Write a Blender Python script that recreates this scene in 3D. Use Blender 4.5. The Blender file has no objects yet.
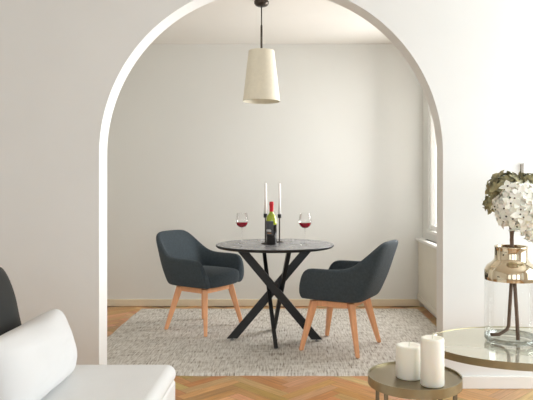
import bpy, bmesh, math, random
from mathutils import Vector, Matrix, noise as mnoise
random.seed(7)
C = bpy.context.scene.collection
PI = math.pi

# ------------------------------------------------------------------ materials
def srgb(r, g, b):
    f = lambda c: (c/12.92 if c <= .04045 else ((c+.055)/1.055)**2.4)
    return (f(r/255), f(g/255), f(b/255), 1)

def new_mat(name):
    m = bpy.data.materials.new(name); m.use_nodes = True
    nt = m.node_tree
    return m, nt, nt.nodes['Principled BSDF']

def N(nt, t, **kw):
    n = nt.nodes.new(t)
    for k, v in kw.items(): setattr(n, k, v)
    return n

def mat(name, col, rough=.6, metal=0, var=.06, scale=6, bump=0, bscale=80, stretch=(1, 1, 1), sheen=0, coat=0, spec=.5):
    """plain procedural surface: colour broken up by noise, optional fine bump"""
    m, nt, p = new_mat(name)
    tc = N(nt, 'ShaderNodeTexCoord'); mp = N(nt, 'ShaderNodeMapping'); mp.inputs['Scale'].default_value = stretch
    nt.links.new(tc.outputs['Object'], mp.inputs['Vector'])
    nz = N(nt, 'ShaderNodeTexNoise'); nz.inputs['Scale'].default_value = scale; nz.inputs['Detail'].default_value = 4
    nt.links.new(mp.outputs[0], nz.inputs['Vector'])
    r = N(nt, 'ShaderNodeValToRGB')
    r.color_ramp.elements[0].position = .3; r.color_ramp.elements[1].position = .7
    r.color_ramp.elements[0].color = tuple(c*(1-var) for c in col[:3])+(1,)
    r.color_ramp.elements[1].color = tuple(min(1, c*(1+var)) for c in col[:3])+(1,)
    nt.links.new(nz.outputs['Fac'], r.inputs['Fac']); nt.links.new(r.outputs[0], p.inputs['Base Color'])
    p.inputs['Roughness'].default_value = rough; p.inputs['Metallic'].default_value = metal
    p.inputs['Specular IOR Level'].default_value = spec
    p.inputs['Sheen Weight'].default_value = sheen; p.inputs['Coat Weight'].default_value = coat
    if bump:
        n2 = N(nt, 'ShaderNodeTexNoise'); n2.inputs['Scale'].default_value = bscale; n2.inputs['Detail'].default_value = 3
        nt.links.new(mp.outputs[0], n2.inputs['Vector'])
        b = N(nt, 'ShaderNodeBump'); b.inputs['Strength'].default_value = bump; b.inputs['Distance'].default_value = .004
        nt.links.new(n2.outputs['Fac'], b.inputs['Height']); nt.links.new(b.outputs[0], p.inputs['Normal'])
    return m

def thin_glass(name, tint=(1, 1, 1, 1), refl=.12, fres=.5):
    m, nt, p = new_mat(name)
    nt.nodes.remove(p); out = nt.nodes['Material Output']
    tr = N(nt, 'ShaderNodeBsdfTransparent'); tr.inputs['Color'].default_value = tint
    gl = N(nt, 'ShaderNodeBsdfGlossy'); gl.inputs['Roughness'].default_value = .03
    lw = N(nt, 'ShaderNodeLayerWeight'); lw.inputs['Blend'].default_value = .35
    ml = N(nt, 'ShaderNodeMath', operation='MULTIPLY_ADD'); ml.inputs[1].default_value = fres; ml.inputs[2].default_value = refl*.3
    nt.links.new(lw.outputs['Fresnel'], ml.inputs[0])
    mx = N(nt, 'ShaderNodeMixShader')
    nt.links.new(ml.outputs[0], mx.inputs[0]); nt.links.new(tr.outputs[0], mx.inputs[1]); nt.links.new(gl.outputs[0], mx.inputs[2])
    nt.links.new(mx.outputs[0], out.inputs['Surface'])
    return m

M = {}
M['wall'] = mat('front_wall_paint', srgb(231, 231, 229), .85, var=.012, scale=3, bump=.05, bscale=120)
M['wall_back'] = mat('back_wall_paint', srgb(225, 225, 221), .85, var=.015, scale=1.2, bump=.05, bscale=120)
M['ceiling'] = mat('ceiling_paint', srgb(230, 227, 221), .9, var=.015, scale=2)
M['trim'] = mat('trim_paint', srgb(236, 235, 231), .5, var=.01)
M['base_back'] = mat('back_baseboard_paint', srgb(230, 217, 192), .55, var=.02)
M['radiator'] = mat('radiator_cover_paint', srgb(222, 217, 204), .5, var=.02)
M['dark_slot'] = mat('dark_vent', srgb(45, 43, 40), .7)
M['fabric'] = mat('charcoal_fabric', srgb(64, 73, 79), .9, var=.12, scale=60, bump=.3, bscale=420, sheen=.06, spec=.25)
M['fabric_seam'] = mat('charcoal_seam', srgb(34, 39, 43), .9)
M['beech'] = mat('beech_wood', srgb(244, 180, 134), .5, var=.07, scale=9, stretch=(8, 8, .8))
M['black_metal'] = mat('black_metal', srgb(24, 25, 27), .42, var=.1, spec=.4)
M['foot_metal'] = mat('foot_metal', srgb(150, 150, 150), .35, metal=.8)
M['gun'] = mat('gunmetal', srgb(78, 72, 66), .35, metal=.9)
M['shade'] = mat('linen_shade', srgb(230, 224, 206), .9, var=.03, scale=40, bump=.2, bscale=300)
M['shade_in'] = mat('shade_lining', srgb(240, 232, 212), .9)
M['sofa'] = mat('white_sofa_fabric', srgb(226, 226, 225), .9, var=.015, scale=8, bump=.15, bscale=200)
M['pillow'] = mat('white_pillow_cotton', srgb(222, 222, 222), .9, var=.012, scale=5, bump=.12, bscale=30)
M['velvet'] = mat('charcoal_velvet', srgb(30, 31, 29), .9, var=.15, scale=9, sheen=.06)
M['wax'] = mat('ivory_wax', srgb(240, 236, 224), .55, var=.02, scale=5)
M['wax'].node_tree.nodes['Principled BSDF'].inputs['Subsurface Weight'].default_value = .25
M['wax'].node_tree.nodes['Principled BSDF'].inputs['Subsurface Radius'].default_value = (.03, .02, .012)
M['taper'] = mat('white_taper_wax', srgb(253, 253, 252), .5, var=.01)
M['wick'] = mat('wick', srgb(222, 216, 200), .9)
M['brass'] = mat('antique_brass', srgb(160, 151, 124), .33, metal=.85, var=.12, scale=14)
M['bronze_top'] = mat('bronze_tray', srgb(138, 124, 96), .3, metal=.75, var=.14, scale=5)
M['mirror_top'] = mat('pale_tinted_glass_top', srgb(222, 218, 200), .07, metal=.62, var=.03, scale=3)
M['brass_leg'] = mat('brushed_steel_leg', srgb(128, 120, 102), .35, metal=.85)
M['gold'] = mat('gold_mirror', srgb(210, 196, 170), .07, metal=1, var=.03, scale=4)
M['glass'] = thin_glass('clear_glass', (1, 1, 1, 1), .02)
M['vase_glass'] = thin_glass('vase_glass', (.965, .97, .965, 1), .06, .2)
M['glass_foot'] = thin_glass('shaded_glass_foot', (.80, .81, .79, 1), .25, .5)  # grey tint stands in for the darkened edge of the vase bottom
M['pane'] = thin_glass('window_glass', (1, 1, 1, 1), .05)
M['wine'] = mat('red_wine', srgb(170, 10, 42), .1, var=.05, coat=.5)
M['bottle_green'] = mat('green_bottle_glass', srgb(150, 165, 24), .08, var=.25, scale=18, coat=.6)
M['bottle_dark'] = mat('dark_bottle_glass', srgb(24, 20, 18), .08, var=.2, coat=.7)
M['capsule'] = mat('red_foil', srgb(205, 22, 42), .35, var=.06)
M['label'] = mat('grey_paper_label', srgb(74, 76, 80), .6, var=.08, scale=40)
M['ink_white'] = mat('white_print', srgb(220, 220, 220), .6)
M['ink_orange'] = mat('orange_print', srgb(205, 140, 60), .6)
M['stem'] = mat('brown_stem', srgb(104, 84, 70), .8, var=.2, scale=40)
M['petal'] = mat('cream_petals', srgb(248, 246, 236), .75, var=.06, scale=30)
M['petal'].node_tree.nodes['Principled BSDF'].inputs['Subsurface Weight'].default_value = .1
M['olive'] = mat('olive_petals', srgb(150, 144, 110), .8, var=.6, scale=22)
M['eye'] = mat('flower_eye', srgb(60, 58, 40), .8)
M['canvas'] = mat('white_canvas', srgb(246, 246, 246), .7, var=.01)

def table_top_mat():
    m, nt, p = new_mat('dark_stone_top')
    tc = N(nt, 'ShaderNodeTexCoord')
    n1 = N(nt, 'ShaderNodeTexNoise'); n1.inputs['Scale'].default_value = 9; n1.inputs['Detail'].default_value = 8; n1.inputs['Distortion'].default_value = 1.2
    nt.links.new(tc.outputs['Object'], n1.inputs['Vector'])
    r = N(nt, 'ShaderNodeValToRGB')
    r.color_ramp.elements[0].position = .35; r.color_ramp.elements[0].color = srgb(112, 113, 116)
    r.color_ramp.elements[1].position = .68; r.color_ramp.elements[1].color = srgb(146, 146, 149)
    nt.links.new(n1.outputs['Fac'], r.inputs['Fac']); nt.links.new(r.outputs[0], p.inputs['Base Color'])
    p.inputs['Roughness'].default_value = .26; p.inputs['Specular IOR Level'].default_value = .5
    return m
M['stone'] = table_top_mat()

def parquet_mat():
    m, nt, p = new_mat('oak_parquet')
    at = N(nt, 'ShaderNodeAttribute'); at.attribute_name = 'plank'
    uv = N(nt, 'ShaderNodeUVMap'); uv.uv_map = 'UVMap'
    mp = N(nt, 'ShaderNodeMapping'); mp.inputs['Scale'].default_value = (3.5, 42, 1)
    nt.links.new(uv.outputs[0], mp.inputs['Vector'])
    nz = N(nt, 'ShaderNodeTexNoise'); nz.inputs['Scale'].default_value = 1.6; nz.inputs['Detail'].default_value = 6; nz.inputs['Distortion'].default_value = .6
    nt.links.new(mp.outputs[0], nz.inputs['Vector'])
    r = N(nt, 'ShaderNodeValToRGB')
    r.color_ramp.elements[0].position = .3; r.color_ramp.elements[0].color = (.80, .77, .72, 1)
    r.color_ramp.elements[1].position = .7; r.color_ramp.elements[1].color = (1.12, 1.12, 1.12, 1)
    nt.links.new(nz.outputs['Fac'], r.inputs['Fac'])
    mx = N(nt, 'ShaderNodeMix', data_type='RGBA', blend_type='MULTIPLY'); mx.inputs['Factor'].default_value = 1
    nt.links.new(at.outputs['Color'], mx.inputs['A']); nt.links.new(r.outputs[0], mx.inputs['B'])
    nt.links.new(mx.outputs['Result'], p.inputs['Base Color'])
    p.inputs['Roughness'].default_value = .34
    return m

def rug_mat():
    m, nt, p = new_mat('woven_grey_rug')
    tc = N(nt, 'ShaderNodeTexCoord')
    def nz(scale, st, det=3, dist=0):
        mp = N(nt, 'ShaderNodeMapping'); mp.inputs['Scale'].default_value = st
        nt.links.new(tc.outputs['Object'], mp.inputs['Vector'])
        n = N(nt, 'ShaderNodeTexNoise'); n.inputs['Scale'].default_value = scale; n.inputs['Detail'].default_value = det; n.inputs['Distortion'].default_value = dist
        nt.links.new(mp.outputs[0], n.inputs['Vector']); return n
    a = nz(8, (12, 1.4, 1), 5, .25)          # flecks running along the depth
    b = nz(5, (1.2, 6.0, 1), 4)               # weft bands
    c = nz(110, (1.2, .6, 1), 2)
    def madd(x, k, y=None):
        q = N(nt, 'ShaderNodeMath', operation='MULTIPLY_ADD'); q.inputs[1].default_value = k
        nt.links.new(x, q.inputs[0])
        if y is None: q.inputs[2].default_value = 0
        else: nt.links.new(y, q.inputs[2])
        return q.outputs[0]
    s = madd(a.outputs['Fac'], .66, madd(b.outputs['Fac'], .24, madd(c.outputs['Fac'], .10)))
    r = N(nt, 'ShaderNodeValToRGB'); e = r.color_ramp.elements
    e[0].position = .33; e[0].color = srgb(132, 122, 109)
    e[1].position = .67; e[1].color = srgb(232, 229, 222)
    k = e.new(.45); k.color = srgb(196, 189, 179)
    k = e.new(.52); k.color = srgb(212, 207, 199)
    nt.links.new(s, r.inputs['Fac']); nt.links.new(r.outputs[0], p.inputs['Base Color'])
    p.inputs['Roughness'].default_value = .95; p.inputs['Specular IOR Level'].default_value = .1
    bp = N(nt, 'ShaderNodeBump'); bp.inputs['Strength'].default_value = .6; bp.inputs['Distance'].default_value = .008
    nt.links.new(s, bp.inputs['Height']); nt.links.new(bp.outputs[0], p.inputs['Normal'])
    return m

# ------------------------------------------------------------------ mesh helpers
def obj(name, bm, m, parent=None, smooth=False, bevel=0, subsurf=0, recalc=True):
    if recalc: bmesh.ops.recalc_face_normals(bm, faces=bm.faces[:])
    me = bpy.data.meshes.new(name); bm.to_mesh(me); bm.free()
    o = bpy.data.objects.new(name, me); C.objects.link(o)
    for mm in (m if isinstance(m, (list, tuple)) else [m]): me.materials.append(mm)
    if smooth:
        for p in me.polygons: p.use_smooth = True
    if bevel:
        b = o.modifiers.new('bevel', 'BEVEL'); b.width = bevel; b.segments = 3; b.limit_method = 'ANGLE'; b.angle_limit = math.radians(40)
    if subsurf:
        s = o.modifiers.new('subsurf', 'SUBSURF'); s.levels = subsurf; s.render_levels = subsurf
    if parent: o.parent = parent
    return o

def tag(o, label, cat, group=None):
    o['label'] = label; o['category'] = cat
    if group: o['group'] = group
    return o

def thing(name, label, cat, loc=(0, 0, 0), rotz=0, group=None):
    o = bpy.data.objects.new(name, None); C.objects.link(o)
    o.location = loc; o.rotation_euler = (0, 0, rotz); o.empty_display_size = .05
    return tag(o, label, cat, group)

def struct(name, bm, m, **kw):
    o = obj(name, bm, m, **kw); o['kind'] = 'structure'; return o

def dup(root, loc, rotz, label):
    r = root.copy(); C.objects.link(r); r.location = loc; r.rotation_euler = (0, 0, rotz); r['label'] = label
    for ch in list(root.children):
        c = ch.copy(); C.objects.link(c); c.parent = r
        for g in list(ch.children):
            d = g.copy(); C.objects.link(d); d.parent = c
    return r

def box(bm, x0, x1, y0, y1, z0, z1):
    v = [bm.verts.new((x, y, z)) for z in (z0, z1) for x, y in ((x0, y0), (x1, y0), (x1, y1), (x0, y1))]
    for f in ((0, 3, 2, 1), (4, 5, 6, 7), (0, 1, 5, 4), (1, 2, 6, 5), (2, 3, 7, 6), (3, 0, 4, 7)):
        bm.faces.new([v[i] for i in f])
    return bm

def Box(*a): return box(bmesh.new(), *a)

def lathe(bm, prof, n=48, cx=0, cy=0, sx=1, sy=1, closed=False):
    rings = []
    for r, z in prof:
        if r < 1e-6: rings.append([bm.verts.new((cx, cy, z))])
        else: rings.append([bm.verts.new((cx+r*sx*math.cos(2*PI*k/n), cy+r*sy*math.sin(2*PI*k/n), z)) for k in range(n)])
    prs = list(zip(rings, rings[1:]))
    if closed: prs.append((rings[-1], rings[0]))
    for a, b in prs:
        for k in range(n):
            q = (k+1) % n
            if len(a) == 1 and len(b) == 1: continue
            if len(a) == 1: bm.faces.new((a[0], b[q], b[k]))
            elif len(b) == 1: bm.faces.new((a[k], a[q], b[0]))
            else: bm.faces.new((a[k], a[q], b[q], b[k]))
    return bm

def Lathe(prof, **k): return lathe(bmesh.new(), prof, **k)

def tube(bm, pts, rads, n=10):
    pts = [Vector(p) for p in pts]
    if not isinstance(rads, (list, tuple)): rads = [rads]*len(pts)
    rings = []; prev = None
    for i, p in enumerate(pts):
        t = (pts[min(i+1, len(pts)-1)]-pts[max(i-1, 0)]).normalized()
        a = Vector((1, 0, 0)) if prev is None else prev
        if abs(a.dot(t)) > .95: a = Vector((0, 1, 0))
        u = (a-t*a.dot(t)).normalized(); w = t.cross(u); prev = u
        rings.append([bm.verts.new(p+(u*math.cos(2*PI*k/n)+w*math.sin(2*PI*k/n))*rads[i]) for k in range(n)])
    for a, b in zip(rings, rings[1:]):
        for k in range(n):
            bm.faces.new((a[k], a[(k+1) % n], b[(k+1) % n], b[k]))
    bm.faces.new(rings[0][::-1]); bm.faces.new(rings[-1])
    return bm

def bar(bm, a, b, side, w0, h0, w1=None, h1=None):
    """flat bar from a to b; w along 'side', h across it; ends cut level"""
    a, b = Vector(a), Vector(b); w1 = w1 or w0; h1 = h1 or h0
    t = (b-a).normalized(); s = Vector(side); s = (s-t*s.dot(t)).normalized(); q = t.cross(s)
    def ring(p, w, h):
        out = []
        for i, j in ((-1, -1), (1, -1), (1, 1), (-1, 1)):
            o = p+s*i*w/2+q*j*h/2
            if abs(t.z) > .2: o = o-t*((o.z-p.z)/t.z)        # slide along the bar so the end lies flat
            out.append(bm.verts.new(o))
        return out
    r0, r1 = ring(a, w0, h0), ring(b, w1, h1)
    for k in range(4): bm.faces.new((r0[k], r0[(k+1) % 4], r1[(k+1) % 4], r1[k]))
    bm.faces.new(r0[::-1]); bm.faces.new(r1)
    return bm

def Bar(*a): return bar(bmesh.new(), *a)

def cushion(w, h, t, n=22, pinch=.06, wr=0, seed=0):
    """pillow standing in the local X (width) / Z (height) plane, thickness along Y, z from 0"""
    bm = bmesh.new(); sides = []
    for sgn in (1, -1):
        g = []
        for i in range(n+1):
            row = []
            for j in range(n+1):
                u = math.sin((i/n-.5)*PI); v = math.sin((j/n-.5)*PI)
                x = u*w/2*(1-pinch*(1-abs(v)**2)*abs(u)**3); z = v*h/2*(1-pinch*(1-abs(u)**2)*abs(v)**3)
                q = 1-.10*(abs(u)*abs(v))**4; x *= q; z *= q
                d = (max(0, 1-abs(u)**2.6)*max(0, 1-abs(v)**2.6))**.5
                yy = sgn*t/2*d
                if wr: yy += sgn*wr*d*mnoise.noise(Vector((u*2.2+seed, v*2.2, seed*3.1+sgn)))
                row.append((x, yy, z+h/2))
            g.append(row)
        sides.append(g)
    ring = {}
    vs = []
    for s in range(2):
        vg = []
        for i in range(n+1):
            r = []
            for j in range(n+1):
                edge = i in (0, n) or j in (0, n)
                if edge and s == 1: r.append(vs[0][i][j])
                else: r.append(bm.verts.new(sides[s][i][j]))
            vg.append(r)
        vs.append(vg)
    for s in range(2):
        g = vs[s]
        for i in range(n):
            for j in range(n):
                bm.faces.new((g[i][j], g[i+1][j], g[i+1][j+1], g[i][j+1]))
    return bm

# ------------------------------------------------------------------ camera
F = 600.0; CAMZ = 1.21; VX, VY = 289.0, 185.0
cam = bpy.data.cameras.new('camera'); co = bpy.data.objects.new('camera', cam); C.objects.link(co)
co.location = (0, 0, CAMZ); co.rotation_euler = (PI/2, 0, 0)
cam.sensor_fit = 'HORIZONTAL'; cam.sensor_width = 36; cam.lens = F/533*36
cam.shift_x = -(VX-266.5)/533; cam.shift_y = -(200-VY)/533
cam.clip_start = .05
bpy.context.scene.camera = co

# ------------------------------------------------------------------ setting
H = 2.62
AX0, AX1 = -1.132, .918; YA, YB = 3.576, 3.734            # arch opening and wall faces
ACX, AR, AZ = (AX0+AX1)/2, (AX1-AX0)/2, 1.395
FXL, FXR, FYB = -3.0, 2.9, -2.4                            # front room
BXL, BXR, BYB = -2.5, 1.34, 6.0                            # back room

def floor_bm():
    L, W = .42, .07; n = 6; gap = .0006
    bm = bmesh.new(); col = bm.loops.layers.float_color.new('plank'); uv = bm.loops.layers.uv.new('UVMap')
    def rect(x, y, lx, ly):
        c, s = math.cos(PI/4), math.sin(PI/4)
        P = [(x+gap, y+gap), (x+lx-gap, y+gap), (x+lx-gap, y+ly-gap), (x+gap, y+ly-gap)]
        P = [(a*c-b*s, a*s+b*c) for a, b in P]
        P = [(a, b+2) for a, b in P]
        cx = sum(p[0] for p in P)/4; cy = sum(p[1] for p in P)/4
        if not (FXL < cx < FXR and FYB < cy < BYB+.05): return
        P = [(min(max(a, FXL-.05), FXR+.05), min(max(b, FYB-.05), BYB+.05)) for a, b in P]
        f = bm.faces.new([bm.verts.new((a, b, 0)) for a, b in P])
        k = random.random(); base = [(206, 160, 106), (194, 146, 92), (216, 174, 122), (200, 154, 102)][int(k*4) % 4]
        cc = srgb(*[c*random.uniform(.93, 1.05) for c in base])
        ou, ov = random.random()*9, random.random()*9
        T = [(0, 0), (1, 0), (1, 1), (0, 1)]
        for lp, (u, v) in zip(f.loops, T):
            lp[col] = cc
            lp[uv].uv = (ou+u*lx, ov+v*ly) if lx > ly else (ou+v*ly, ov+u*lx)
    for i in range(-150, 150):
        for j in range(-14, 15):
            rect(i*W, i*W+2*L*j, L, W); rect((i-1)*W, i*W+2*L*j, W, L)
    f = bm.faces.new([bm.verts.new(p) for p in ((FXL-.05, FYB-.05, -.003), (FXR+.05, FYB-.05, -.003), (FXR+.05, BYB+.05, -.003), (FXL-.05, BYB+.05, -.003))])
    for lp in f.loops: lp[col] = srgb(130, 92, 58); lp[uv].uv = (0, 0)
    return bm
struct('floor', floor_bm(), parquet_mat(), recalc=False)

def arch_bm():
    bm = bmesh.new(); n = 96
    pts = [(AX0, 0)]+[(ACX-AR*math.cos(PI*k/n), AZ+AR*math.sin(PI*k/n)) for k in range(n+1)]+[(AX1, 0)]
    top = [(x, H) for x, z in pts]; top[0] = (FXL, 0); top[-1] = (FXR, 0)
    top[1] = (FXL, H); top[n+1] = (FXR, H)
    def layer(P, y): return [bm.verts.new((x, y, z)) for x, z in P]
    fi, ft, bi, bt = layer(pts, YA), layer(top, YA), layer(pts, YB), layer(top, YB)
    for k in range(len(pts)-1):
        for q in ((fi[k], ft[k], ft[k+1], fi[k+1]), (bi[k], bi[k+1], bt[k+1], bt[k]), (fi[k], fi[k+1], bi[k+1], bi[k])):
            bm.faces.new(q)
        bm.faces.new((ft[k], bt[k], bt[k+1], ft[k+1]))
    return bm
struct('wall_front', arch_bm(), M['wall'])

def frame_wall(axis, c0, c1, a0, a1, z0, z1, holes):
    """wall slab with rectangular openings; axis 'x': slab between x=c0..c1 running along y, else the reverse"""
    bm = bmesh.new()
    def bx(p0, p1, q0, q1):
        if p1-p0 < 1e-5 or q1-q0 < 1e-5: return
        if axis == 'x': box(bm, c0, c1, p0, p1, q0, q1)
        else: box(bm, p0, p1, c0, c1, q0, q1)
    cur = a0
    for h0, h1, b, t in sorted(holes):
        bx(cur, h0, z0, z1); bx(h0, h1, z0, b); bx(h0, h1, t, z1); cur = h1
    bx(cur, a1, z0, z1)
    return bm

struct('wall_back', Box(BXL-.1, BXR+.15, BYB, BYB+.12, 0, H), M['wall_back'])
struct('wall_left', Box(BXL-.1, BXL, YB, BYB, 0, H), M['wall_back'])
WY0, WY1, WZ0, WZ1 = 4.35, 5.76, .78, 2.28
struct('wall_right', frame_wall('x', BXR, BXR+.14, YB, BYB, 0, H, [(WY0, WY1, WZ0, WZ1)]), M['wall_back'])
struct('ceiling', Box(FXL-.1, FXR+.1, FYB-.1, BYB+.1, H, H+.1), M['ceiling'])
# front room: closed left, tall windows at right, others added behind camera for light
struct('wall_left_front', Box(FXL-.1, FXL, FYB, YA, 0, H), M['wall'])
struct('wall_right_front', frame_wall('x', FXR, FXR+.14, FYB, YA, 0, H, [(-1.2, .2, .5, 2.3), (1.5, 3.2, .5, 2.3)]), M['wall'])
struct('wall_rear_front', frame_wall('y', FYB-.14, FYB, FXL-.1, FXR+.14, 0, H, [(-2.3, -.9, .3, 2.35), (-.3, 1.1, .3, 2.35), (1.6, 2.6, .3, 2.35)]), M['wall'])

# baseboards
struct('baseboard_back', Box(BXL, BXR, BYB-.018, BYB, 0, .07), M['base_back'], bevel=.004)
struct('baseboard_front_right', Box(AX1, FXR, YA-.02, YA, 0, .075), M['trim'], bevel=.005)
struct('baseboard_front_left', Box(FXL, AX0, YA-.02, YA, 0, .075), M['trim'], bevel=.005)

# window of the dining room
win = bmesh.new(); fx0, fx1 = BXR+.012, BXR+.06
for a in ((WY0, WY0+.035), (WY1-.035, WY1), ((WY0+WY1)/2-.03, (WY0+WY1)/2+.03)): box(win, fx0, fx1, a[0], a[1], WZ0, WZ1)
box(win, fx0+.001, fx1-.001, WY0+.02, WY1-.02, WZ0, WZ0+.05); box(win, fx0+.001, fx1-.001, WY0+.02, WY1-.02, WZ1-.05, WZ1)
wo = struct('window_1', win, M['trim'], bevel=.004)
wp = obj('window_pane', Box(BXR+.03, BXR+.034, WY0+.03, WY1-.03, WZ0+.04, WZ1-.04), M['pane'], wo)
ws = obj('window_sill', Box(BXR-.012, BXR+.012, WY0-.04, WY1+.04, WZ0-.03, WZ0), M['trim'], wo, bevel=.005)

# radiator cover under the window
rc = thing('radiator_cover', 'off-white radiator cover with a top shelf under the window in the dining room', 'radiator cover', (BXR, 4.9, 0))
y0, y1 = -.92, 1.085
obj('front_panel', Box(-.052, -.040, y0, y1, .075, .655), M['radiator'], rc, bevel=.003)
obj('bottom_rail', Box(-.062, -.053, y0, y1, .07, .125), M['radiator'], rc, bevel=.004)
obj('top_shelf', Box(-.078, -.002, y0-.01, y1, .656, .688), M['trim'], rc, bevel=.01)
obj('side_panel', Box(-.039, -.002, y0, y0+.015, .0, .655), M['radiator'], rc)
obj('side_panel', Box(-.039, -.002, y1-.016, y1-.001, .0, .655), M['radiator'], rc)
obj('vent_slot', Box(-.034, -.014, y0+.1, .86, .6885, .6905), M['dark_slot'], rc)

# canvas on the front wall
tag(obj('wall_canvas', Box(1.39, 1.75, YA-.022, YA-.001, .95, 1.34), M['canvas'], bevel=.003),
    'plain white panel hanging on the wall behind the hydrangeas', 'wall panel')

# ------------------------------------------------------------------ rug
RX0, RX1, RY0, RY1, RZ = -1.445, 1.258, 3.80, 5.83, .012
def rug_bm():
    bm = bmesh.new(); nx, ny = 150, 110; g = []
    for i in range(nx+1):
        row = []
        for j in range(ny+1):
            u, v = i/nx, j/ny; x = RX0+(RX1-RX0)*u; y = RY0+(RY1-RY0)*v
            e = j in (0, ny) or i in (0, nx)
            if j in (0, 1, ny-1, ny): y += .010*mnoise.noise(Vector((x*5, 3.3, v*9)))
            if i in (0, 1): x += .010*mnoise.noise(Vector((7.7, y*5, u*9)))
            z = RZ+.0022*mnoise.noise(Vector((x*9, y*9, 0)))
            row.append(bm.verts.new((x, y, .0005 if e else z)))
        g.append(row)
    for i in range(nx):
        for j in range(ny): bm.faces.new((g[i][j], g[i+1][j], g[i+1][j+1], g[i][j+1]))
    return bm
tag(obj('rug', rug_bm(), rug_mat(), smooth=True, recalc=False), 'flat woven grey and beige flecked rug under the dining table', 'rug')

# ------------------------------------------------------------------ dining table
TX, TY = -.109, 4.69; TZ = .75
tb = thing('dining_table', 'round dining table with dark stone-look top and black crossed metal legs', 'table', (TX, TY, 0))
R = .46
obj('tabletop', Lathe([(0, TZ-.022), (R-.012, TZ-.022), (R-.002, TZ-.014), (R, TZ-.006), (R-.004, TZ), (0, TZ)], n=96), [M['stone'], M['black_metal']], tb)
tt = tb.children[0]
for p in tt.data.polygons:
    if p.center.z < TZ-.001: p.material_index = 1
zt, zb = TZ-.0225, RZ+.014
legs = [((-.275, -.035), (.322, -.085), 0), ((.275, .035), (-.330, -.055), 0), ((-.105, .26), (.012, -.29), 1), ((.11, -.25), (-.015, .26), 1)]
for (ax, ay), (bx_, by), kind in legs:
    if kind == 0: b = Bar((ax, ay, zt), (bx_, by, zb), (0, 1, 0), .03, .062)
    else: b = Bar((ax, ay, zt), (bx_, by, zb), (1, 0, 0), .03, .062)
    lg = obj('leg', b, M['black_metal'], tb, bevel=.003)
    ft = obj('levelling_foot', Lathe([(0, RZ+.0012), (.014, RZ+.0012), (.014, RZ+.006), (.006, RZ+.008), (.006, zb+.002), (0, zb+.002)], n=20, cx=bx_, cy=by), M['foot_metal'], lg)

# ------------------------------------------------------------------ dining chairs (local: forward +X)
def chair_shell():
    # half sections from the middle of the back round to the front tip of the arm: rim, bottom
    S = [((-.335, 0, .822), (-.20, 0)), ((-.333, .10, .822), (-.20, .10)), ((-.325, .165, .815), (-.197, .165)),
         ((-.300, .212, .782), (-.18, .21)), ((-.245, .243, .710), (-.15, .228)), ((-.185, .265, .638), (-.105, .238)),
         ((-.11, .281, .606), (-.06, .243)), ((.0, .288, .603), (.0, .245)), ((.11, .287, .603), (.11, .244)),
         ((.170, .284, .602), (.18, .240)), ((.218, .279, .580), (.225, .232)), ((.250, .262, .50), (.248, .224)), ((.264, .240, .408), (.256, .216))]
    S = [((x-.02-(.038*max(0, (z-.61)/.21)), y, z-(.022 if z > .75 else .012 if z > .7 else 0)), (a-.025, b)) for (x, y, z), (a, b) in S]
    full = [((x, -y, z), (a, -b)) for (x, y, z), (a, b) in S[:0:-1]]+S
    bm = bmesh.new(); rings = []
    cen = Vector((.03, 0, 0))
    for (x, y, z), (a, b) in full:
        rim = Vector((x, y, z)); bot = Vector((a, b, .372))
        d = Vector((cen.x-x, -y, 0))
        if x > -.1: d = Vector((0, -y, 0))
        elif x > -.2: d = Vector((.5*(cen.x-x), -y, 0))
        d.normalize()
        th = .044 if z > .5 else .036
        prof = []
        for k, t in enumerate((0, .12, .4, .75)):
            p = bot.lerp(rim, t); bul = .018*math.sin(PI*min(1, t*1.1))
            prof.append(p-d*bul)
        prof.append(rim-Vector((0, 0, .012))-d*.004)
        prof.append(rim+d*.010+Vector((0, 0, .0)))
        prof.append(rim+d*(th-.010))
        prof.append(rim+d*th-Vector((0, 0, .014)))
        zi = .43
        if z-.02 > zi:
            inb = Vector((a, b, zi))+d*(th+.012)
            prof.append((rim+d*th).lerp(inb, .45)+d*.006); prof.append(inb)
        else:
            inb = Vector((a, b, z-.02))+d*(th+.004)
            prof.append((prof[-1]+inb)/2); prof.append(inb)
        prof.append(Vector((a, b, .368))+d*.05)
        rings.append([bm.verts.new(p) for p in prof])
    m = len(rings[0])
    for a, b in zip(rings, rings[1:]):
        for k in range(m): bm.faces.new((a[k], b[k], b[(k+1) % m], a[(k+1) % m]))
    bm.faces.new(rings[0]); bm.faces.new(rings[-1][::-1])
    return bm

def seat_bm():
    bm = bmesh.new(); n = 16
    def out(u, v):                                   # rounded rectangle plan
        x0, x1, w = -.205, .268, .222
        x = (x0+x1)/2+(x1-x0)/2*u; y = w*v
        y *= 1-.05*max(0, -u); x -= .022*v*v*max(0, u)
        return x, y
    lay = []
    for z, s, dome in ((.366, .86, 0), (.372, .94, 0), (.40, .995, 0), (.445, 1.0, 0), (.474, .965, 0), (.482, .9, 0), (.486, .75, .006), (.488, .5, .012), (.489, .25, .014)):
        ring = []
        for k in range(4*n):
            a = 2*PI*k/(4*n); c, s_ = math.cos(a), math.sin(a)
            e = .32; u = math.copysign(abs(c)**e, c)*s; v = math.copysign(abs(s_)**e, s_)*s
            x, y = out(u, v); ring.append(bm.verts.new((x, y, z+dome)))
        lay.append(ring)
    for a, b in zip(lay, lay[1:]):
        for k in range(4*n): bm.faces.new((a[k], a[(k+1) % (4*n)], b[(k+1) % (4*n)], b[k]))
    bm.faces.new(lay[0][::-1]); bm.faces.new(lay[-1])
    return bm

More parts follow.
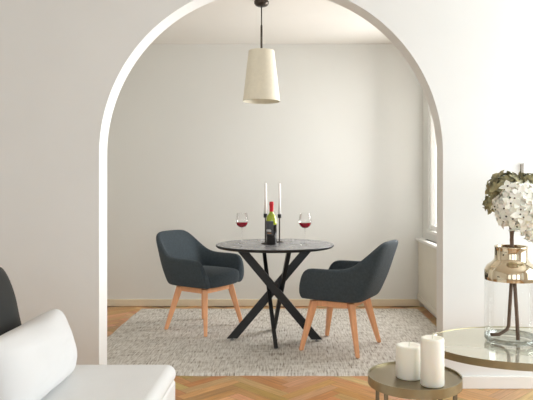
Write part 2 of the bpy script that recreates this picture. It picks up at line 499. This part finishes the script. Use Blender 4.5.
def make_chair(label, loc, rz):
    t = thing('dining_chair', label, 'chair', loc, rz, 'charcoal dining chairs')
    obj('seat_shell', chair_shell(), M['fabric'], t, smooth=True, subsurf=2)
    obj('seat_cushion', seat_bm(), M['fabric'], t, smooth=True, subsurf=1)
    zt = .357
    for (ax, ay), (bx_, by) in (((.155, .16), (.228, .235)), ((.155, -.16), (.228, -.235)), ((-.125, .15), (-.205, .232)), ((-.125, -.15), (-.205, -.232))):
        obj('leg', Bar((ax, ay, zt), (bx_, by, 0), (bx_, by, 0), .054, .046, .03, .027), M['beech'], t, bevel=.008)
    fr = bmesh.new()
    for s in (-1, 1):
        bar(fr, (-.10, s*.152, .338), (.13, s*.16, .338), (0, 0, 1), .04, .024)
    bar(fr, (.155, -.135, .338), (.155, .135, .338), (0, 0, 1), .04, .024); bar(fr, (-.125, -.125, .338), (-.125, .125, .338), (0, 0, 1), .04, .024)
    obj('seat_rail', fr, M['beech'], t, bevel=.003)
    return t
ch = make_chair('charcoal armchair left of the table, its seat and open front turned towards us', (-.72, 5.05, RZ+.003), math.radians(-33))
dup(ch, (.397, 4.447, RZ+.003), math.radians(153), 'charcoal armchair right of the table, showing its outer side and back')

# ------------------------------------------------------------------ things on the dining table
def P(px, D): return (px-VX)/F*D
def glass_goblet(label, px, D):
    t = thing('wine_glass', label, 'wine glass', (P(px, D), D, TZ+.0005), 0, 'glasses of red wine')
    obj('base', Lathe([(0, 0), (.034, 0), (.034, .002), (.006, .006), (0, .006)], n=32), M['glass'], t, smooth=True)
    obj('stem', Lathe([(.0045, .0055), (.0034, .02), (.003, .06), (.0036, .115), (.008, .1245)], n=16), M['glass'], t, smooth=True)
    bowl = [(.004, .1245), (.024, .129), (.041, .143), (.049, .163), (.050, .182), (.046, .212), (.0395, .238)]
    obj('bowl', Lathe(bowl, n=40), M['glass'], t, smooth=True)
    obj('rim', Lathe([(.039, .2375), (.0402, .2375), (.0402, .239), (.039, .239)], n=40, closed=True), M['glass'], t, smooth=True)
    w = [(0, .1265), (.022, .1305), (.039, .1445), (.0465, .162), (.0475, .168), (0, .168)]
    obj('wine', Lathe(w, n=40), M['wine'], t, smooth=False)
    return t
glass_goblet('glass of red wine at the left of the tabletop, beside the left chair', 242, 4.72)
glass_goblet('glass of red wine at the right of the tabletop, nearer the right chair', 305, 4.64)

def candlestick(label, px, D, h, tl, clabel):
    t = thing('candlestick', label, 'candlestick', (P(px, D), D, TZ+.0005), 0, 'black candlesticks')
    obj('base', Lathe([(0, 0), (.034, 0), (.036, .003), (.034, .006), (.006, .009), (0, .009)], n=32), M['gun'], t, smooth=True)
    obj('rod', Lathe([(.0055, .0085), (.0055, h-.031)], n=16), M['gun'], t, smooth=True)
    obj('cup', Lathe([(0, h-.031), (.014, h-.031), (.015, h-.028), (.015, h), (.0125, h), (.0125, h-.02), (0, h-.02)], n=32), M['black_metal'], t)
    c = thing('taper_candle', clabel, 'candle', (P(px, D), D, TZ+.0005+h-.0195), 0, 'white taper candles')
    obj('wax', Lathe([(0, 0), (.0118, 0), (.0112, tl*.6), (.0098, tl-.012), (.006, tl-.002), (0, tl)], n=24), M['taper'], c, smooth=True)
    obj('wick', tube(bmesh.new(), [(0, 0, tl-.001), (.001, 0, tl+.008), (.003, 0, tl+.014)], .0012, 6), M['wick'], c)
candlestick('black candlestick left of the wine bottle, the shorter of the pair', 265.5, 4.70, .235, .262, 'white taper candle in the candlestick left of the bottle')
candlestick('black candlestick right of and behind the wine bottle', 279.5, 4.83, .225, .268, 'white taper candle in the candlestick right of the bottle')

bt = thing('wine_bottle', 'wine bottle with red foil neck and dark grey label between the candlesticks', 'wine bottle', (P(271.5, 4.64), 4.64, TZ+.0005))
obj('body', Lathe([(0, 0), (.038, 0), (.0415, .004), (.0415, .155)], n=48), M['bottle_dark'], bt, smooth=True)
obj('shoulder', Lathe([(.0415, .155), (.0415, .195), (.0385, .212), (.028, .230), (.0175, .244), (.0155, .256)], n=48), M['bottle_green'], bt, smooth=True)
obj('foil_capsule', Lathe([(.0162, .254), (.0158, .30), (.0172, .303), (.0172, .318), (.0162, .322), (.0162, .33), (0, .332)], n=32), M['capsule'], bt, smooth=True)
def wrap(r, a0, a1, z0, z1, n=14):
    bm = bmesh.new(); pr = None
    for k in range(n+1):
        a = a0+(a1-a0)*k/n; q = [bm.verts.new((r*math.cos(a), r*math.sin(a), z)) for z in (z0, z1)]
        if pr: bm.faces.new((pr[0], q[0], q[1], pr[1]))
        pr = q
    return bm
lb = obj('label', wrap(.0419, math.radians(175), math.radians(292), .075, .182), M['label'], bt, smooth=True)
obj('label_print', wrap(.0422, math.radians(205), math.radians(268), .103, .112), M['ink_white'], lb)
obj('label_print', wrap(.0422, math.radians(220), math.radians(270), .088, .092), M['ink_orange'], lb)
obj('label_print', wrap(.0422, math.radians(205), math.radians(262), .116, .119), M['ink_white'], lb)

# ------------------------------------------------------------------ pendant
pd = thing('pendant_lamp', 'cream tapered fabric pendant lamp hanging over the dining table', 'pendant lamp', (P(261.5, 4.55), 4.55, 0))
z0 = CAMZ+(VY-101.5)/F*4.55; z1 = CAMZ+(VY-51)/F*4.55
obj('ceiling_canopy', Lathe([(.045, H-.0005), (.056, H-.02), (.055, H-.036), (.044, H-.050), (.024, H-.058), (0, H-.06)], n=40), M['gun'], pd, smooth=True)
obj('rod', tube(bmesh.new(), [(0, 0, H-.05), (0, 0, z1-.0)], .0045, 12), M['gun'], pd, smooth=True)
obj('rod_sleeve', Lathe([(.0048, z1-.03), (.008, z1-.03), (.008, z1+.19), (.0048, z1+.2)], n=16), M['gun'], pd, smooth=True)
sh = obj('lamp_shade', Lathe([(.141, z0), (.097, z1), (.095, z1), (.139, z0)], n=64, closed=True), M['shade'], pd, smooth=False)
for p in sh.data.polygons: p.use_smooth = True
sh.modifiers.new('es', 'EDGE_SPLIT').split_angle = math.radians(40)
obj('shade_cap', Lathe([(0, z1-.012), (.0945, z1-.012), (.0945, z1-.009), (0, z1-.009)], n=48), M['shade_in'], sh)
obj('lamp_socket', Lathe([(0, z1-.09), (.018, z1-.09), (.02, z1-.03), (.02, z1-.012), (0, z1-.012)], n=24), M['gun'], pd)
obj('bulb', Lathe([(0, z1-.175), (.018, z1-.168), (.028, z1-.148), (.026, z1-.125), (.014, z1-.0905), (0, z1-.0905)], n=24), M['taper'], pd, smooth=True)

# ------------------------------------------------------------------ sofa and cushions
def rbox(x0, x1, y0, y1, z0, z1): return Box(x0, x1, y0, y1, z0, z1)
SXR, SYF = -.49, 2.63
so = thing('sofa', 'white upholstered sofa with a low seat, at the left in the foreground', 'sofa', (-.98, 1.75, 0))
def sofa_part(name, x0, x1, y0, y1, z0, z1, bev):
    o = obj(name, Box(x0+.98, x1+.98, y0-1.75, y1-1.75, z0, z1), M['sofa'], so, smooth=True)
    b = o.modifiers.new('bevel', 'BEVEL'); b.width = bev; b.segments = 6; b.limit_method = 'NONE'
    w = o.modifiers.new('wn', 'WEIGHTED_NORMAL'); w.keep_sharp = False
    return o
sofa_part('seat_cushion', -1.27, SXR, .95, SYF, .352, .432, .039)
sofa_part('seat_base', -1.5, SXR-.004, .93, SYF-.006, .06, .37, .022)
sofa_part('backrest', -1.5, -1.285, .93, SYF-.002, .3655, .74, .06)
for x in (-1.44, -.56):
    for y in (1.0, 2.54):
        obj('foot', Lathe([(0, 0), (.018, 0), (.024, .0625), (0, .0625)], n=16, cx=x+.98, cy=y-1.75), M['black_metal'], so)

pl = obj('white_pillow', cushion(.62, .288, .19, wr=.022, seed=2, pinch=.08), M['pillow'], smooth=True)
tag(pl, 'plump white pillow leaning on the sofa seat in front of the dark cushion', 'pillow')
pl.location = (-.905, 2.215, .4295); pl.rotation_euler = (math.radians(-14), 0, math.radians(90))
dk = obj('dark_cushion', cushion(.48, .475, .15, seed=5, wr=.006, pinch=.06), M['velvet'], smooth=True)
tag(dk, 'charcoal velvet cushion at the left edge behind the white pillow', 'cushion')
dk.location = (-1.09, 2.26, .4295); dk.rotation_euler = (math.radians(-13), 0, math.radians(90))

# ------------------------------------------------------------------ side table and pillar candles
SX, SY, SZ, SR = P(414.5, 2.54), 2.54, .40, .196
st = thing('side_table', 'small round bronze tray side table carrying two pillar candles', 'side table', (SX, SY, 0))
obj('tray', Lathe([(0, SZ-.012), (SR-.0055, SZ-.012), (SR-.0055, SZ), (0, SZ)], n=96), M['bronze_top'], st)
ring = obj('rim', Lathe([(SR-.005, SZ-.03), (SR, SZ-.03), (SR, SZ+.008), (SR-.005, SZ+.008)], n=96, closed=True), M['brass'], st, smooth=True)
ring.modifiers.new('es', 'EDGE_SPLIT').split_angle = math.radians(40)
for a in (-140, -40, 40, 140):
    c, s = math.cos(math.radians(a))*(SR-.014), math.sin(math.radians(a))*(SR-.014)
    obj('leg', Box(c-.008, c+.008, s-.008, s+.008, 0, SZ-.0125), M['brass_leg'], st, bevel=.002)
lr = Lathe([(SR-.024, .05), (SR-.010, .05), (SR-.010, .06), (SR-.024, .06)], n=64, closed=True)
obj('base_ring', lr, M['brass_leg'], st)

def pillar(label, px, D, r, h):
    t = thing('pillar_candle', label, 'candle', (P(px, D), D, SZ+.0005), 0, 'ivory pillar candles')
    obj('wax', Lathe([(0, 0), (r-.004, 0), (r, .005), (r, h-.008), (r-.003, h-.002), (r-.008, h), (r*.6, h-.003), (r*.2, h-.006), (0, h-.006)], n=64), M['wax'], t, smooth=True)
    obj('wick', tube(bmesh.new(), [(0, 0, h-.008), (.001, 0, h+.010), (.006, 0, h+.02)], .0016, 6), M['wick'], t)
pillar('short wide ivory pillar candle on the small tray table', 409, 2.53, .0555, .136)
pillar('tall ivory pillar candle at the front of the small tray table', 432.3, 2.43, .0475, .193)

# ------------------------------------------------------------------ coffee table, vase, hydrangeas
BX, BY, BZ, BRX, BRY = P(526, 2.95), 2.95, .43, .48, .35
bg = thing('coffee_table', 'large brass-rimmed coffee table with pale reflective top at the right edge', 'coffee table', (BX, BY, 0))
obj('tabletop', Lathe([(0, BZ-.012), (1-.008, BZ-.012), (1-.008, BZ), (0, BZ)], n=128, sx=BRX, sy=BRY), M['mirror_top'], bg)
rg = obj('rim', Lathe([(1-.0075, BZ-.031), (1, BZ-.031), (1, BZ+.003), (1-.0075, BZ+.003)], n=128, sx=BRX, sy=BRY, closed=True), M['brass'], bg, smooth=True)
rg.modifiers.new('es', 'EDGE_SPLIT').split_angle = math.radians(40)
for a in (180, 55, -55):
    c, s = math.cos(math.radians(a))*(BRX-.03), math.sin(math.radians(a))*(BRY-.03)
    obj('leg', Lathe([(0, 0), (.012, 0), (.012, BZ-.0125), (0, BZ-.0125)], n=20, cx=c, cy=s), M['brass'], bg)

VD = 2.98; k = F/VD; VXX = P(511, VD)
vs = thing('vase', 'large clear glass vase with a mirrored gold neck on the coffee table', 'vase', (VXX, VD, BZ+.0005))
zb = lambda py: CAMZ-(py-VY)/k-BZ
r = .127
obj('glass_body', Lathe([(0, 0), (r-.012, 0), (r-.003, .006), (r, .018), (r, zb(279))], n=72), M['vase_glass'], vs, smooth=True)
obj('glass_bottom', Lathe([(r-.03, .0125), (r-.012, .014), (r-.005, .02), (r-.0025, .032), (r-.001, .034), (r-.0006, .019), (r-.006, .0105), (r-.03, .0105)], n=72, closed=True), M['glass_foot'], vs, smooth=True)
obj('gold_neck', Lathe([(r, zb(279.5)), (r+.0008, zb(277)), (r, zb(270)), (r-.012, zb(265.5)), (r-.035, zb(262)), (.082, zb(260)), (.0785, zb(258)), (.0785, zb(248)), (.080, zb(247)), (.0785, zb(246)), (.0755, zb(246.5)), (.0755, zb(258))], n=72), M['gold'], vs, smooth=True)

def floret(bm, c, nrm, size, rnd, mi=0):
    nrm = nrm.normalized(); a = Vector((0, 0, 1)) if abs(nrm.z) < .9 else Vector((1, 0, 0))
    u = nrm.cross(a).normalized(); w = nrm.cross(u); ph = rnd.random()*6
    for q in range(4):
        an = ph+q*PI/2+rnd.uniform(-.15, .15); d = u*math.cos(an)+w*math.sin(an); s = nrm.cross(d)
        L = size*rnd.uniform(.85, 1.15); cup = rnd.uniform(-.1, .5)
        pts = [c+nrm*.001, c+d*L*.35+s*L*.34+nrm*L*.12*cup, c+d*L*.72+s*L*.33+nrm*L*.38*cup, c+d*L*1.18+nrm*L*.3*cup, c+d*L*.72-s*L*.33+nrm*L*.38*cup, c+d*L*.35-s*L*.34+nrm*L*.12*cup]
        mid = bm.verts.new(c+d*L*.6+nrm*L*.06*cup)
        vv = [bm.verts.new(p) for p in pts]
        for i in range(6): bm.faces.new((vv[i], vv[(i+1) % 6], mid))

def hydrangea(name, label, blobs, stem_pts, stem_r, petal_m, size, seed, eyes=True, eye_every=1):
    rnd = random.Random(seed)
    base = stem_pts[0]
    t = thing(name, label, 'flower', base)
    b0 = Vector(base)
    st_ = bmesh.new(); tube(st_, [Vector(p)-b0 for p in stem_pts], stem_r, 10)
    obj('stem', st_, M['stem'], t, smooth=True)
    fl = bmesh.new(); core = bmesh.new()
    for (cx, cy, cz), (rx, ry, rz), n in blobs:
        for i in range(n):
            z = 1-2*(i+.5)/n; a = i*2.39996+rnd.uniform(-.2, .2); rr = math.sqrt(1-z*z)
            d = Vector((rr*math.cos(a), rr*math.sin(a), z)); f = rnd.uniform(.8, 1.12)
            c = Vector((cx+d.x*rx*f, cy+d.y*ry*f, cz+d.z*rz*f))-b0
            nr = Vector((d.x/rx, d.y/ry, d.z/rz)).normalized()+Vector((rnd.uniform(-.35, .35), rnd.uniform(-.35, .35), rnd.uniform(-.35, .35)))
            floret(fl, c, nr, size, rnd)
            if eyes and i % eye_every == 0:
                n0 = len(fl.faces); bmesh.ops.create_icosphere(fl, subdivisions=1, radius=.0045, matrix=Matrix.Translation(c+nr.normalized()*.004))
                fl.faces.ensure_lookup_table()
                for q in range(n0, len(fl.faces)): fl.faces[q].material_index = 1
        bmesh.ops.create_icosphere(core, subdivisions=3, radius=1, matrix=Matrix.Translation(Vector((cx, cy, cz))-b0) @ Matrix.Diagonal((rx*.8, ry*.8, rz*.8, 1)))
    h = obj('flower_head', fl, [petal_m, M['eye']], t, smooth=True, recalc=False)
    obj('inner_florets', core, petal_m, h, smooth=True)
    return t

def at(px, py, D): return (P(px, D), D, CAMZ-(py-VY)/F*D)
wz = BZ+.016
hydrangea('hydrangea', 'cream white hydrangea with dark-eyed florets in front, in the gold-necked vase',
          [(at(519, 206, 2.88), (.106, .078, .106), 125), (at(533, 228, 2.93), (.05, .05, .055), 22)],
          [(P(518, 2.96), 2.96, wz), at(517, 318, 2.96), at(514.5, 280, 2.96), at(512.5, 258, 2.96), at(511.5, 240, 2.955), at(514, 215, 2.92)],
          [.0098, .0094, .0092, .009, .009, .008], M['petal'], .037, 3)
gh = hydrangea('hydrangea', 'dried olive green hydrangea behind the white one, in the gold-necked vase',
          [(at(507, 190, 3.115), (.098, .08, .082), 80), (at(492, 203, 3.115), (.035, .04, .045), 14), (at(527, 182, 3.115), (.05, .05, .04), 18)],
          [(P(491, 3.015), 3.015, wz+.012), at(499, 334.5, 3.015), at(507, 329.5, 3.015), at(508.6, 326, 3.015), at(511.5, 280, 3.015), at(512, 258, 3.015), at(512, 240, 3.015), at(509, 205, 3.03)],
          [.0088]*8, M['olive'], .034, 5, eyes=False)
b0 = Vector(gh.location)
tw = tube(bmesh.new(), [Vector(at(519.5, 180, 3.06))-b0, Vector(at(520.7, 172, 3.06))-b0, Vector(at(520.8, 164, 3.06))-b0], [.0028, .0025, .002], 6)
obj('twig', tw, M['eye'], gh)

# ------------------------------------------------------------------ light
def area(name, loc, rot, sx, sy, power, col=(1, 1, 1)):
    l = bpy.data.lights.new(name, 'AREA'); l.shape = 'RECTANGLE'; l.size = sx; l.size_y = sy; l.energy = power; l.color = col
    o = bpy.data.objects.new(name, l); C.objects.link(o); o.location = loc; o.rotation_euler = rot
    return o
# window daylight, plus added fill at the rear openings (lamps stand just outside them)
area('daylight_dining_window', (BXR+.55, (WY0+WY1)/2+.1, 1.6), (0, PI/2, math.radians(50)), 1.5, 1.5, 130, (1, .985, .965))
area('fill_rear_a', (-1.6, FYB-.2, 1.35), (PI/2, 0, 0), 1.4, 2.0, 9, (.87, .95, 1))
area('fill_rear_b', (.4, FYB-.2, 1.35), (PI/2, 0, 0), 1.4, 2.0, 20, (.87, .95, 1))
area('fill_rear_c', (2.1, FYB-.2, 1.35), (PI/2, 0, 0), 1.0, 2.0, 26, (.87, .95, 1))
area('daylight_right', (FXR+.3, 2.35, 1.4), (0, PI/2, 0), 1.8, 1.7, 80, (.86, .95, 1))
w = bpy.data.worlds.new('sky'); bpy.context.scene.world = w; w.use_nodes = True
bgk = w.node_tree.nodes['Background']; bgk.inputs[0].default_value = (.90, .96, 1, 1); bgk.inputs[1].default_value = 1.1

sc = bpy.context.scene
sc.view_settings.view_transform = 'Standard'; sc.view_settings.look = 'None'; sc.view_settings.exposure = 0; sc.view_settings.gamma = 1
sc.cycles.use_denoising = True
sc.cycles.max_bounces = 10; sc.cycles.diffuse_bounces = 6; sc.cycles.transparent_max_bounces = 16
sc.cycles.sample_clamp_indirect = 6
